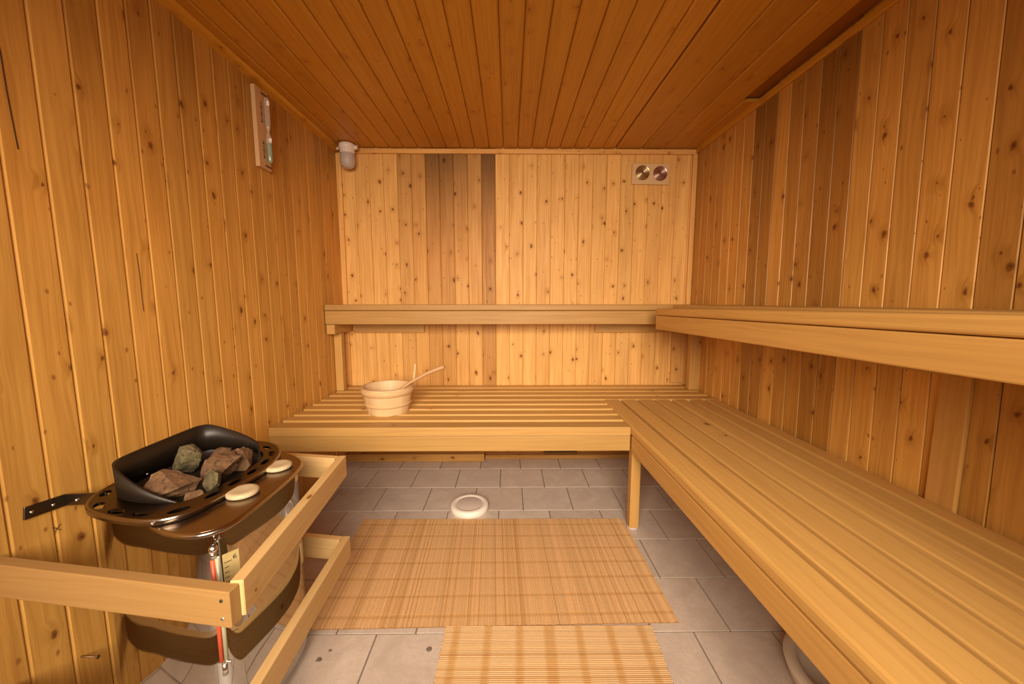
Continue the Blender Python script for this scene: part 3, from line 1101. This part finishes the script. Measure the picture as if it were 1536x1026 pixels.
# ------------------------------------------------------------------ guard rails
def guard_rail(label, z1, z0, Ao, Bo, slope, group, with_screw=True):
    """Ao near outer corner, Bo far outer corner (x, y)"""
    zc, h, t_ = (z1 + z0) / 2, z1 - z0, 0.024
    g = thing('guard_rail', label, 'guard rail', (Ao[0], Ao[1], z0), group)
    A, B = Vector((*Ao, zc)), Vector((*Bo, zc))
    fdir = Vector((-1, slope, 0)).normalized()
    sdir = (B - A).normalized()
    # front rail: from the near corner to the wall
    L = (A.x - XL) / abs(fdir.x) - 0.001
    fn = Vector((fdir.y, -fdir.x, 0))
    if fn.y < 0:
        fn = -fn
    mb = MB()
    a = A + fn * (t_ / 2)
    mb.board(a, a + fdir * (L - 0.004), t_, h, b=0.002, tone=(0.58, 0.49, 0.38))  # browner rail, darkened further in colour because it faces the light
    fr_o = mb.build('front_rail', M['rail'], g)
    mb = MB()
    inn = Vector((-sdir.y, sdir.x, 0))
    if inn.x > 0:
        inn = -inn
    a = A + fn * (t_ + 0.0008) + inn * (t_ / 2) + Vector((0.006, 0, 0.004))
    b_ = B + inn * (t_ / 2)
    mb.board(a, b_, t_, h, b=0.002, tone=(1.02, 1.0, 0.97))
    mb.build('side_rail', M['rail'], g)
    mb = MB()
    a = B + inn * (t_ + 0.0008) - fn * (t_ / 2)
    L2 = (a.x - XL) / abs(fdir.x) - 0.003
    mb.board(a, a + fdir * L2, t_, h, b=0.002, tone=(1.08, 1.06, 1.05))
    mb.build('back_rail', M['rail'], g)
    for dz in (-0.018, 0.018):
        mb = MB()
        p = A + fdir * 0.016 + Vector((0, -0.0005, dz))
        mb.lathe([(0, -0.001), (0.003, -0.001), (0.0035, 0.001)], 10, p, axis='Y')
        mb.build('screw', rivet_m if dz < 0 else ink, fr_o)
    return g


guard_rail('pine guard rail round the heater, the upper one at tray height', 0.530, 0.458, (-0.508, 0.642), (-0.552, 1.252), 0.150, 'heater guard rails')
guard_rail('pine guard rail round the heater, the lower one near the floor', 0.240, 0.165, (-0.536, 0.640), (-0.551, 1.250), 0.150, 'heater guard rails')

# ------------------------------------------------------------------ bucket, ladle, stick
BX, BY = -0.612, 1.905
bucket = thing('bucket', 'pale wooden stave bucket standing on the back bench slats', 'bucket', (BX, BY, HB))
mb = MB()
r0, r1, hh, tk = 0.100, 0.127, 0.132, 0.011
nst = 20
stv = [jit(0.07) for _ in range(nst)]
mb.lathe([(0, 0.012), (r0 - tk, 0.012), (r1 - tk, hh), (r1, hh), (r1 - 0.001, hh - 0.004), (r0, 0.0), (r0 - tk, 0.0), (0, 0.004)], 80, (BX, BY, HB),
         tone=lambda k, n: stv[int(k * nst / n)], smooth=False)
mb.build('staves', M['pale'], bucket)
for z0, z1 in ((0.092, 0.122), (0.036, 0.052)):
    rr0 = r0 + (r1 - r0) * z0 / hh; rr1 = r0 + (r1 - r0) * z1 / hh
    mb = MB()
    zm = (z0 + z1) / 2
    mb.lathe([(rr0 - 0.001, z0), (rr0 + 0.005, z0 + 0.003), ((rr0 + rr1) / 2 + 0.0065, zm), (rr1 + 0.005, z1 - 0.003), (rr1 - 0.001, z1)], 80, (BX, BY, HB), tone=(0.93, 0.88, 0.82))
    mb.build('hoop', M['pale'], bucket)

lad = thing('ladle', 'wooden ladle leaning in the bucket with its long handle pointing right', 'ladle', (BX + 0.03, BY, HB + 0.02))
mb = MB()
mb.tube([(BX + 0.02, BY - 0.035, HB + 0.085), (BX + 0.07, BY - 0.025, HB + 0.115), (BX + 0.115, BY - 0.005, HB + 0.147), (BX + 0.20, BY + 0.01, HB + 0.192), (BX + 0.27, BY + 0.02, HB + 0.218), (BX + 0.285, BY + 0.022, HB + 0.223)],
        [0.006, 0.007, 0.008, 0.0095, 0.0115, 0.0115], 14, tone=(0.74, 0.62, 0.52))
mb.build('handle', M['pale'], lad)
mb = MB()
mb.tube([(BX + 0.283, BY + 0.0215, HB + 0.2225), (BX + 0.2862, BY + 0.0225, HB + 0.2238)], 0.007, 14, tone=(0.2, 0.12, 0.08))
mb.build('end_hole', M['pale'], lad)
mb = MB()
mb.lathe([(0, 0.0), (0.02, 0.002), (0.034, 0.015), (0.037, 0.045), (0.034, 0.045), (0.03, 0.018), (0.018, 0.006), (0, 0.004)], 28, (BX - 0.01, BY - 0.04, HB + 0.05), tone=(0.9, 0.85, 0.8))
mb.build('bowl', M['pale'], lad)
mb = MB()
mb.tube([(BX + 0.09, BY + 0.045, HB + 0.013), (BX + 0.118, BY + 0.045, HB + 0.13), (BX + 0.1335, BY + 0.04, HB + 0.236)], [0.004, 0.0045, 0.005], 10, tone=(1.1, 1.1, 1.1))
st = mb.build('stick', M['pale'])
tagit(st, 'thin pale wooden stick standing up out of the bucket', 'stick')

# ------------------------------------------------------------------ floor things
white_pl = plain_mat('white_plastic', (0.80, 0.70, 0.60), 0.4, var=0.04, var_scale=12)
grey_pl = plain_mat('grey_plastic', (0.58, 0.48, 0.41), 0.5, var=0.05, var_scale=12)
dr = thing('floor_vent_cap', 'round white plastic cap on the tiles behind the big mat', 'vent cap', (-0.199, 1.835, 0.0))
mb = MB()
mb.lathe([(0, 0.0), (0.093, 0.0), (0.096, 0.003), (0.094, 0.026), (0.088, 0.031), (0.068, 0.031), (0.066, 0.029)], 56, (-0.199, 1.835, 0.0))
mb.build('ring', white_pl, dr)
mb = MB()
mb.lathe([(0.0665, 0.0285), (0.062, 0.030), (0, 0.031)], 48, (-0.199, 1.835, 0.0))
mb.build('centre_disc', grey_pl, dr)
mb = MB()
mb.tube([(-0.199, 1.835 + 0.088, 0.031), (-0.199, 1.835 + 0.088, 0.034)], 0.004, 8)
mb.build('screw', rivet_m, dr)

bw = MB()
bw.lathe([(0, 0.0), (0.12, 0.0), (0.150, 0.006), (0.168, 0.060), (0.166, 0.066), (0.140, 0.066), (0.134, 0.060), (0.115, 0.014), (0, 0.012)], 64, (0.93, 0.90, 0.0))
o = bw.build('basin', plain_mat('beige_basin', (0.62, 0.52, 0.40), 0.5, var=0.06, var_scale=9))
tagit(o, 'round beige basin half hidden on the floor beneath the right bench', 'basin')


# mats made of thin slats
def mat_mat(name, c_light, c_dark, axis):
    m, nt, b = new_mat(name)
    t = NT(nt)
    uv = t.n('ShaderNodeUVMap', uv_map='UVMap').outputs[0]
    n = t.noise(uv, 30.0, 3.0)
    col = t.mix(n, rgb(*c_light), rgb(*c_dark))
    tone = t.n('ShaderNodeVertexColor', layer_name='tone').outputs[0]
    t.put(b.inputs['Base Color'], t.mix(1.0, col, tone, 'MULTIPLY'))
    b.inputs['Roughness'].default_value = 0.6
    return m


def slat_mat(name, corners, n, along_seg, bands, mat_, parent, z0=0.0015, h=0.0028, dark_every=None, band_tone=(0.72, 0.60, 0.42), wave=0.0):
    """corners: P00 (start of first slat), P01 (end of first slat), P10 (start of last), P11"""
    mb = MB()
    P00, P01, P10, P11 = (Vector(c) for c in corners)
    for i in range(n):
        fa, fb = i / n, (i + 0.86) / n
        tn = jit(0.10)
        if dark_every and rng.random() < dark_every:
            tn = (tn[0] * 0.84, tn[1] * 0.76, tn[2] * 0.64)
        e0, e1 = rng.uniform(-0.003, 0.003), rng.uniform(-0.003, 0.003)
        prev = None
        for k in range(along_seg + 1):
            s = k / along_seg
            if k == 0: s += e0
            if k == along_seg: s += e1
            band = any(abs(s - c) < wd for c, wd in bands)
            tk = tuple(a * c for a, c in zip(tn, band_tone)) if band else tn
            pa = (P00.lerp(P01, s)).lerp(P10.lerp(P11, s), fa)
            pb = (P00.lerp(P01, s)).lerp(P10.lerp(P11, s), fb)
            pm = (pa + pb) / 2
            wz = wave * max(0, math.sin(fa * 9 + s * 4)) if wave else 0
            hz = h * (0.7 if band else 1.0)
            cur = ([mb.v((pa.x, pa.y, z0 - 0.001 + wz)), mb.v((pa.x * 0.75 + pm.x * 0.25, pa.y * 0.75 + pm.y * 0.25, z0 + hz * 0.75 + wz)), mb.v((pm.x, pm.y, z0 + hz + wz)),
                    mb.v((pb.x * 0.75 + pm.x * 0.25, pb.y * 0.75 + pm.y * 0.25, z0 + hz * 0.75 + wz)), mb.v((pb.x, pb.y, z0 - 0.001 + wz))], tk, s)
            if prev:
                for q in range(4):
                    mb.face([prev[0][q], prev[0][q + 1], cur[0][q + 1], cur[0][q]],
                            [(i * 0.1, prev[2]), (i * 0.1 + 0.01, prev[2]), (i * 0.1 + 0.01, cur[2]), (i * 0.1, cur[2])],
                            tones=[prev[1], prev[1], cur[1], cur[1]])
            prev = cur
    # cloth backing
    c = [P00, P01, P11, P10]
    q = [mb.v((p.x, p.y, 0.0010)) for p in c]
    mb.face(q, [(0, 0)] * 4, (0.55, 0.45, 0.32))
    o = mb.build(name, mat_, parent, fix_normals=False)
    return o


m1 = mat_mat('bamboo_mat_tan', (0.80, 0.53, 0.26), (0.70, 0.44, 0.195), 0)
m2 = mat_mat('bamboo_mat_yellow', (0.62, 0.405, 0.20), (0.54, 0.335, 0.15), 1)
bands = []
for k in range(7):
    bands.append((0.075 + 0.142 * k, 0.012))
o = slat_mat('floor_mat', [(-0.665, 1.122, 0), (-0.700, 1.740, 0), (0.560, 1.140, 0), (0.546, 1.735, 0)], 300, 56, bands, m1, None, dark_every=0.13, band_tone=(0.84, 0.76, 0.62))
tagit(o, 'big tan bamboo slat mat lying on the tiles in front of the back bench', 'mat')
bands = [(0.06 + 0.147 * k, 0.018) for k in range(7)]
o = slat_mat('floor_mat', [(-0.205, 1.132, 0), (0.463, 1.130, 0), (-0.215, 0.45, 0), (0.43, 0.45, 0)], 118, 60, bands, m2, None, dark_every=0.10, band_tone=(0.86, 0.76, 0.58))
tagit(o, 'smaller yellowish bamboo mat with crosswise slats, nearest the viewer', 'mat')

debris_m = plain_mat('dark_flake', (0.16, 0.12, 0.08), 0.9, var=0.3, var_scale=80)
for (dx, dy, s, lab) in ((-0.561, 1.021, 0.011, 'dark brown flake on the tile left of the smaller mat, beside the guard rail'),
                         (-0.540, 1.050, 0.006, 'tiny dark speck on the tile just right of the flake by the guard rail'),
                         (-0.243, 1.052, 0.011, 'curled brown flake on the tile close to the left edge of the smaller mat')):
    mb = MB()
    pts = [(s * rng.uniform(0.6, 1.15) * math.cos(a * 0.785), s * 0.8 * rng.uniform(0.6, 1.1) * math.sin(a * 0.785)) for a in range(8)]
    mb.sweep(pts, [((dx, dy, 0.0003), (1, 0, 0), (0, 1, 0)), ((dx, dy, 0.0022), (0.8, 0, 0), (0, 0.8, 0))])
    o = mb.build('debris_flake', debris_m)
    tagit(o, lab, 'debris', 'flakes on the floor tiles')

# ------------------------------------------------------------------ wall things
# thermometer and hygrometer plate
tp = thing('thermometer_hygrometer', 'wooden plate with two round brass dials high on the back wall', 'thermometer', (0.886, YB - 0.001, 1.83))
mb = MB()
mb.board((0.770, YB - 0.009, 1.829), (1.003, YB - 0.009, 1.825), 0.016, 0.124, b=0.002, tone=(0.98, 0.95, 0.9))
mb.build('plate', M['pale'], tp)


def dial_mat(name, color):
    m, nt, b = new_mat(name)
    t = NT(nt)
    tc = t.n('ShaderNodeTexCoord').outputs['Object']
    b.inputs['Base Color'].default_value = rgb(*color)
    b.inputs['Metallic'].default_value = 1.0
    b.inputs['Roughness'].default_value = 0.33
    b.inputs['Anisotropic'].default_value = 0.9
    tg = t.n('ShaderNodeTangent', direction_type='RADIAL', axis='Y')
    t.put(b.inputs['Tangent'], tg.outputs[0])
    b.inputs['Anisotropic Rotation'].default_value = 0.25
    return m


for cx_, colr, nm in ((0.834, (0.62, 0.50, 0.26), 0), (0.9445, (0.60, 0.40, 0.32), 1)):
    zc_ = 1.834 - 0.004 * nm
    mb = MB()
    mb.lathe([(0, -0.0015), (0.040, -0.0015), (0.043, -0.003), (0.0445, -0.003), (0.0445, 0.0)], 64, (0, 0, 0), axis='Y', smooth=False)
    dl = mb.build('dial', dial_mat('brushed_dial_%d' % nm, colr), tp, origin=Vector((0, 0, 0)))
    dl.location = Vector((cx_, YB - 0.0172, zc_)) - Vector(tp.location)
    dl['label'] = 'copper toned dial' if nm else 'brass toned dial'
    mb = MB()
    cpt = Vector((cx_, YB - 0.0205, zc_))
    mb.lathe([(0, -0.002), (0.004, -0.001), (0.004, 0.002)], 12, cpt, axis='Y')
    mb.board(cpt, cpt + Vector((-0.007, 0, 0.022)), 0.0025, 0.0012, up=(0, 1, 0), b=0.0003)
    nd = mb.build('needle', ink, dl)
    mb = MB()
    for k in range(25):
        a = math.radians(-135 + 270 * k / 24 + 90)
        r_0, r_1 = (0.030, 0.037) if k % 3 == 0 else (0.033, 0.037)
        d_ = Vector((math.cos(a), 0, math.sin(a)))
        p = Vector((cx_, YB - 0.0191, zc_))
        mb.board(p + d_ * r_0, p + d_ * r_1, 0.001, 0.0006, up=(0, 1, 0), b=0.0001)
    mb.build('dial_marks', ink, dl)

# sand timer on the left wall
sx_, sy_ = XL + 0.0005, 1.737
tm = thing('sand_timer', 'narrow wooden sand timer with green sand hanging high on the left wall', 'sand timer', (XL, sy_, 1.60))
mb = MB()
mb.sweep(rr(0.085, 0.018, 0.003), [((XL + 0.0105, sy_ - 0.0, 1.612), (0, 1, 0), (1, 0, 0)), ((XL + 0.0105, sy_, 1.935), (0, 1, 0), (1, 0, 0))], tone=(0.9, 0.8, 0.72))
mb.build('backing_board', M['pale'], tm)
mb = MB()
clip_m = plain_mat('dark_clip', (0.10, 0.06, 0.03), 0.5)
for zz in (1.626, 1.921):
    mb = MB()
    mb.board((XL + 0.022, sy_ - 0.004, zz), (XL + 0.022, sy_ + 0.034, zz), 0.006, 0.006, b=0.001)
    mb.build('clip', clip_m, tm)
ty = sy_ + 0.016
gm, nt, b = new_mat('clear_glass_tube')
b.inputs['Base Color'].default_value = rgb(0.92, 0.86, 0.74)
b.inputs['Roughness'].default_value = 0.08
b.inputs['Transmission Weight'].default_value = 0.8
mb = MB()
mb.lathe([(0, 1.640), (0.007, 1.643), (0.010, 1.652), (0.010, 1.745), (0.006, 1.762), (0.0025, 1.770), (0.006, 1.778), (0.010, 1.795), (0.010, 1.898), (0.007, 1.908), (0, 1.911)], 20, (XL + 0.031, ty, 0))
mb.build('glass_tube', gm, tm)
mb = MB()
mb.lathe([(0, 1.643), (0.0068, 1.645), (0.0092, 1.653), (0.0092, 1.722), (0, 1.726)], 20, (XL + 0.031, ty, 0))
mb.build('green_sand', plain_mat('green_sand', (0.28, 0.46, 0.26), 0.8, var=0.15, var_scale=300), tm)
for z0, n_ in ((1.655, 8), (1.80, 9)):
    for ya_, yb_, left in ((-0.026, -0.017, True), (0.015, 0.021, False)):
        mb = MB()
        for k in range(n_):
            z = z0 + k * 0.0095
            mb.box((XL + 0.0196, ty + ya_, z), (XL + 0.0204, ty + yb_, z + ((0.004 if k % 3 else 0.0065) if left else 0.003)), b=0.0001)
        mb.build('scale_marks', ink, tm)

# corner lamp
lp = thing('wall_lamp', 'white bulkhead lamp with frosted glass in the back left ceiling corner', 'lamp', (-0.966, 2.42, ZC))
mb = MB()
lx, ly = -0.966, 2.42
mb.lathe([(0, 1.974), (0.042, 1.974), (0.047, 1.968), (0.048, 1.950), (0.046, 1.946), (0.043, 1.944), (0.042, 1.922), (0.039, 1.918), (0, 1.918)], 40, (lx, ly, 0))
mb.tube([(lx + 0.03, ly, 1.955), (lx + 0.062, ly, 1.955)], 0.012, 12)
mb.build('lamp_base', plain_mat('white_porcelain', (0.78, 0.68, 0.60), 0.35), lp)
mb = MB()
mb.lathe([(0.040, 1.918), (0.043, 1.900), (0.043, 1.866), (0.036, 1.845), (0.020, 1.835), (0, 1.832)], 40, (lx, ly, 0))
gm2, nt, b = new_mat('frosted_glass')
b.inputs['Base Color'].default_value = rgb(0.62, 0.53, 0.45)
b.inputs['Roughness'].default_value = 0.45
b.inputs['Transmission Weight'].default_value = 0.25
mb.build('glass_shade', gm2, lp)
mb = MB()
mb.tube([(lx - 0.046, ly - 0.01, 1.945), (lx - 0.060, ly - 0.01, 1.945)], [0.008, 0.007], 12)
mb.build('cable_gland', plain_mat('cream_plastic', (0.72, 0.60, 0.40), 0.4), lp)

# small things on the left wall near the heater
mb = MB()
mb.tube([(XL - 0.002, 0.868, 0.173), (XL + 0.0035, 0.868, 0.173), (XL + 0.036, 0.872, 0.168)], 0.0022, 8)
mb.tube([(XL + 0.036, 0.872, 0.168), (XL + 0.038, 0.872, 0.168)], 0.0045, 8)
o = mb.build('nail', steel('rusty_nail', (0.30, 0.18, 0.10), 0.5))
tagit(o, 'long nail sticking out of the left wall low beside the heater', 'nail')
pc = plain_mat('pencil_mark', (0.12, 0.05, 0.02), 0.8)
xm = thing('pencil_cross', 'small dark X mark drawn on the left wall below the heater bracket', 'mark', (XL, 0.856, 0.52))
glyph([[(-0.5, 0.5), (0.5, -0.5)], [(-0.5, -0.5), (0.5, 0.5)]], (XL + 0.0006, 0.856, 0.520), (0, 1, 0), (0, 0, 1), 0.016, xm, pc, 'stroke', w=0.0013, nrm=Vector((1, 0, 0)))

# cracks and a low vent
mb = MB()
crk = [(1.1285, 1.187), (1.1305, 1.12), (1.1298, 1.06), (1.131, 1.021)]
for a, c in zip(crk[:-1], crk[1:]):
    mb.board((XL + 0.0003, a[0], a[1]), (XL + 0.0003, c[0], c[1]), 0.0016, 0.0008, up=(1, 0, 0), b=0.0001)
o = mb.build('board_crack', plain_mat('crack_dark', (0.06, 0.024, 0.007), 0.9))
tagit(o, 'thin dark vertical crack in a left wall board above the heater', 'crack')
mb = MB()
crk = [(0.871, 1.60), (0.8765, 1.576), (0.878, 1.50), (0.881, 1.44), (0.884, 1.381)]
for a, c in zip(crk[:-1], crk[1:]):
    mb.board((XL + 0.0003, a[0], a[1]), (XL + 0.0003, c[0], c[1]), 0.0022, 0.0008, up=(1, 0, 0), b=0.0001)
o = mb.build('board_crack', bpy.data.materials['crack_dark'])
tagit(o, 'dark crack in the left wall boards at the upper left edge of the view', 'crack')
mb = MB()
mb.box((0.235, 2.478, 0.030), (0.462, 2.494, 0.085), b=0.002)
o = mb.build('wall_vent', near_black)
tagit(o, 'dark vent opening low in the back wall beneath the bench', 'vent')
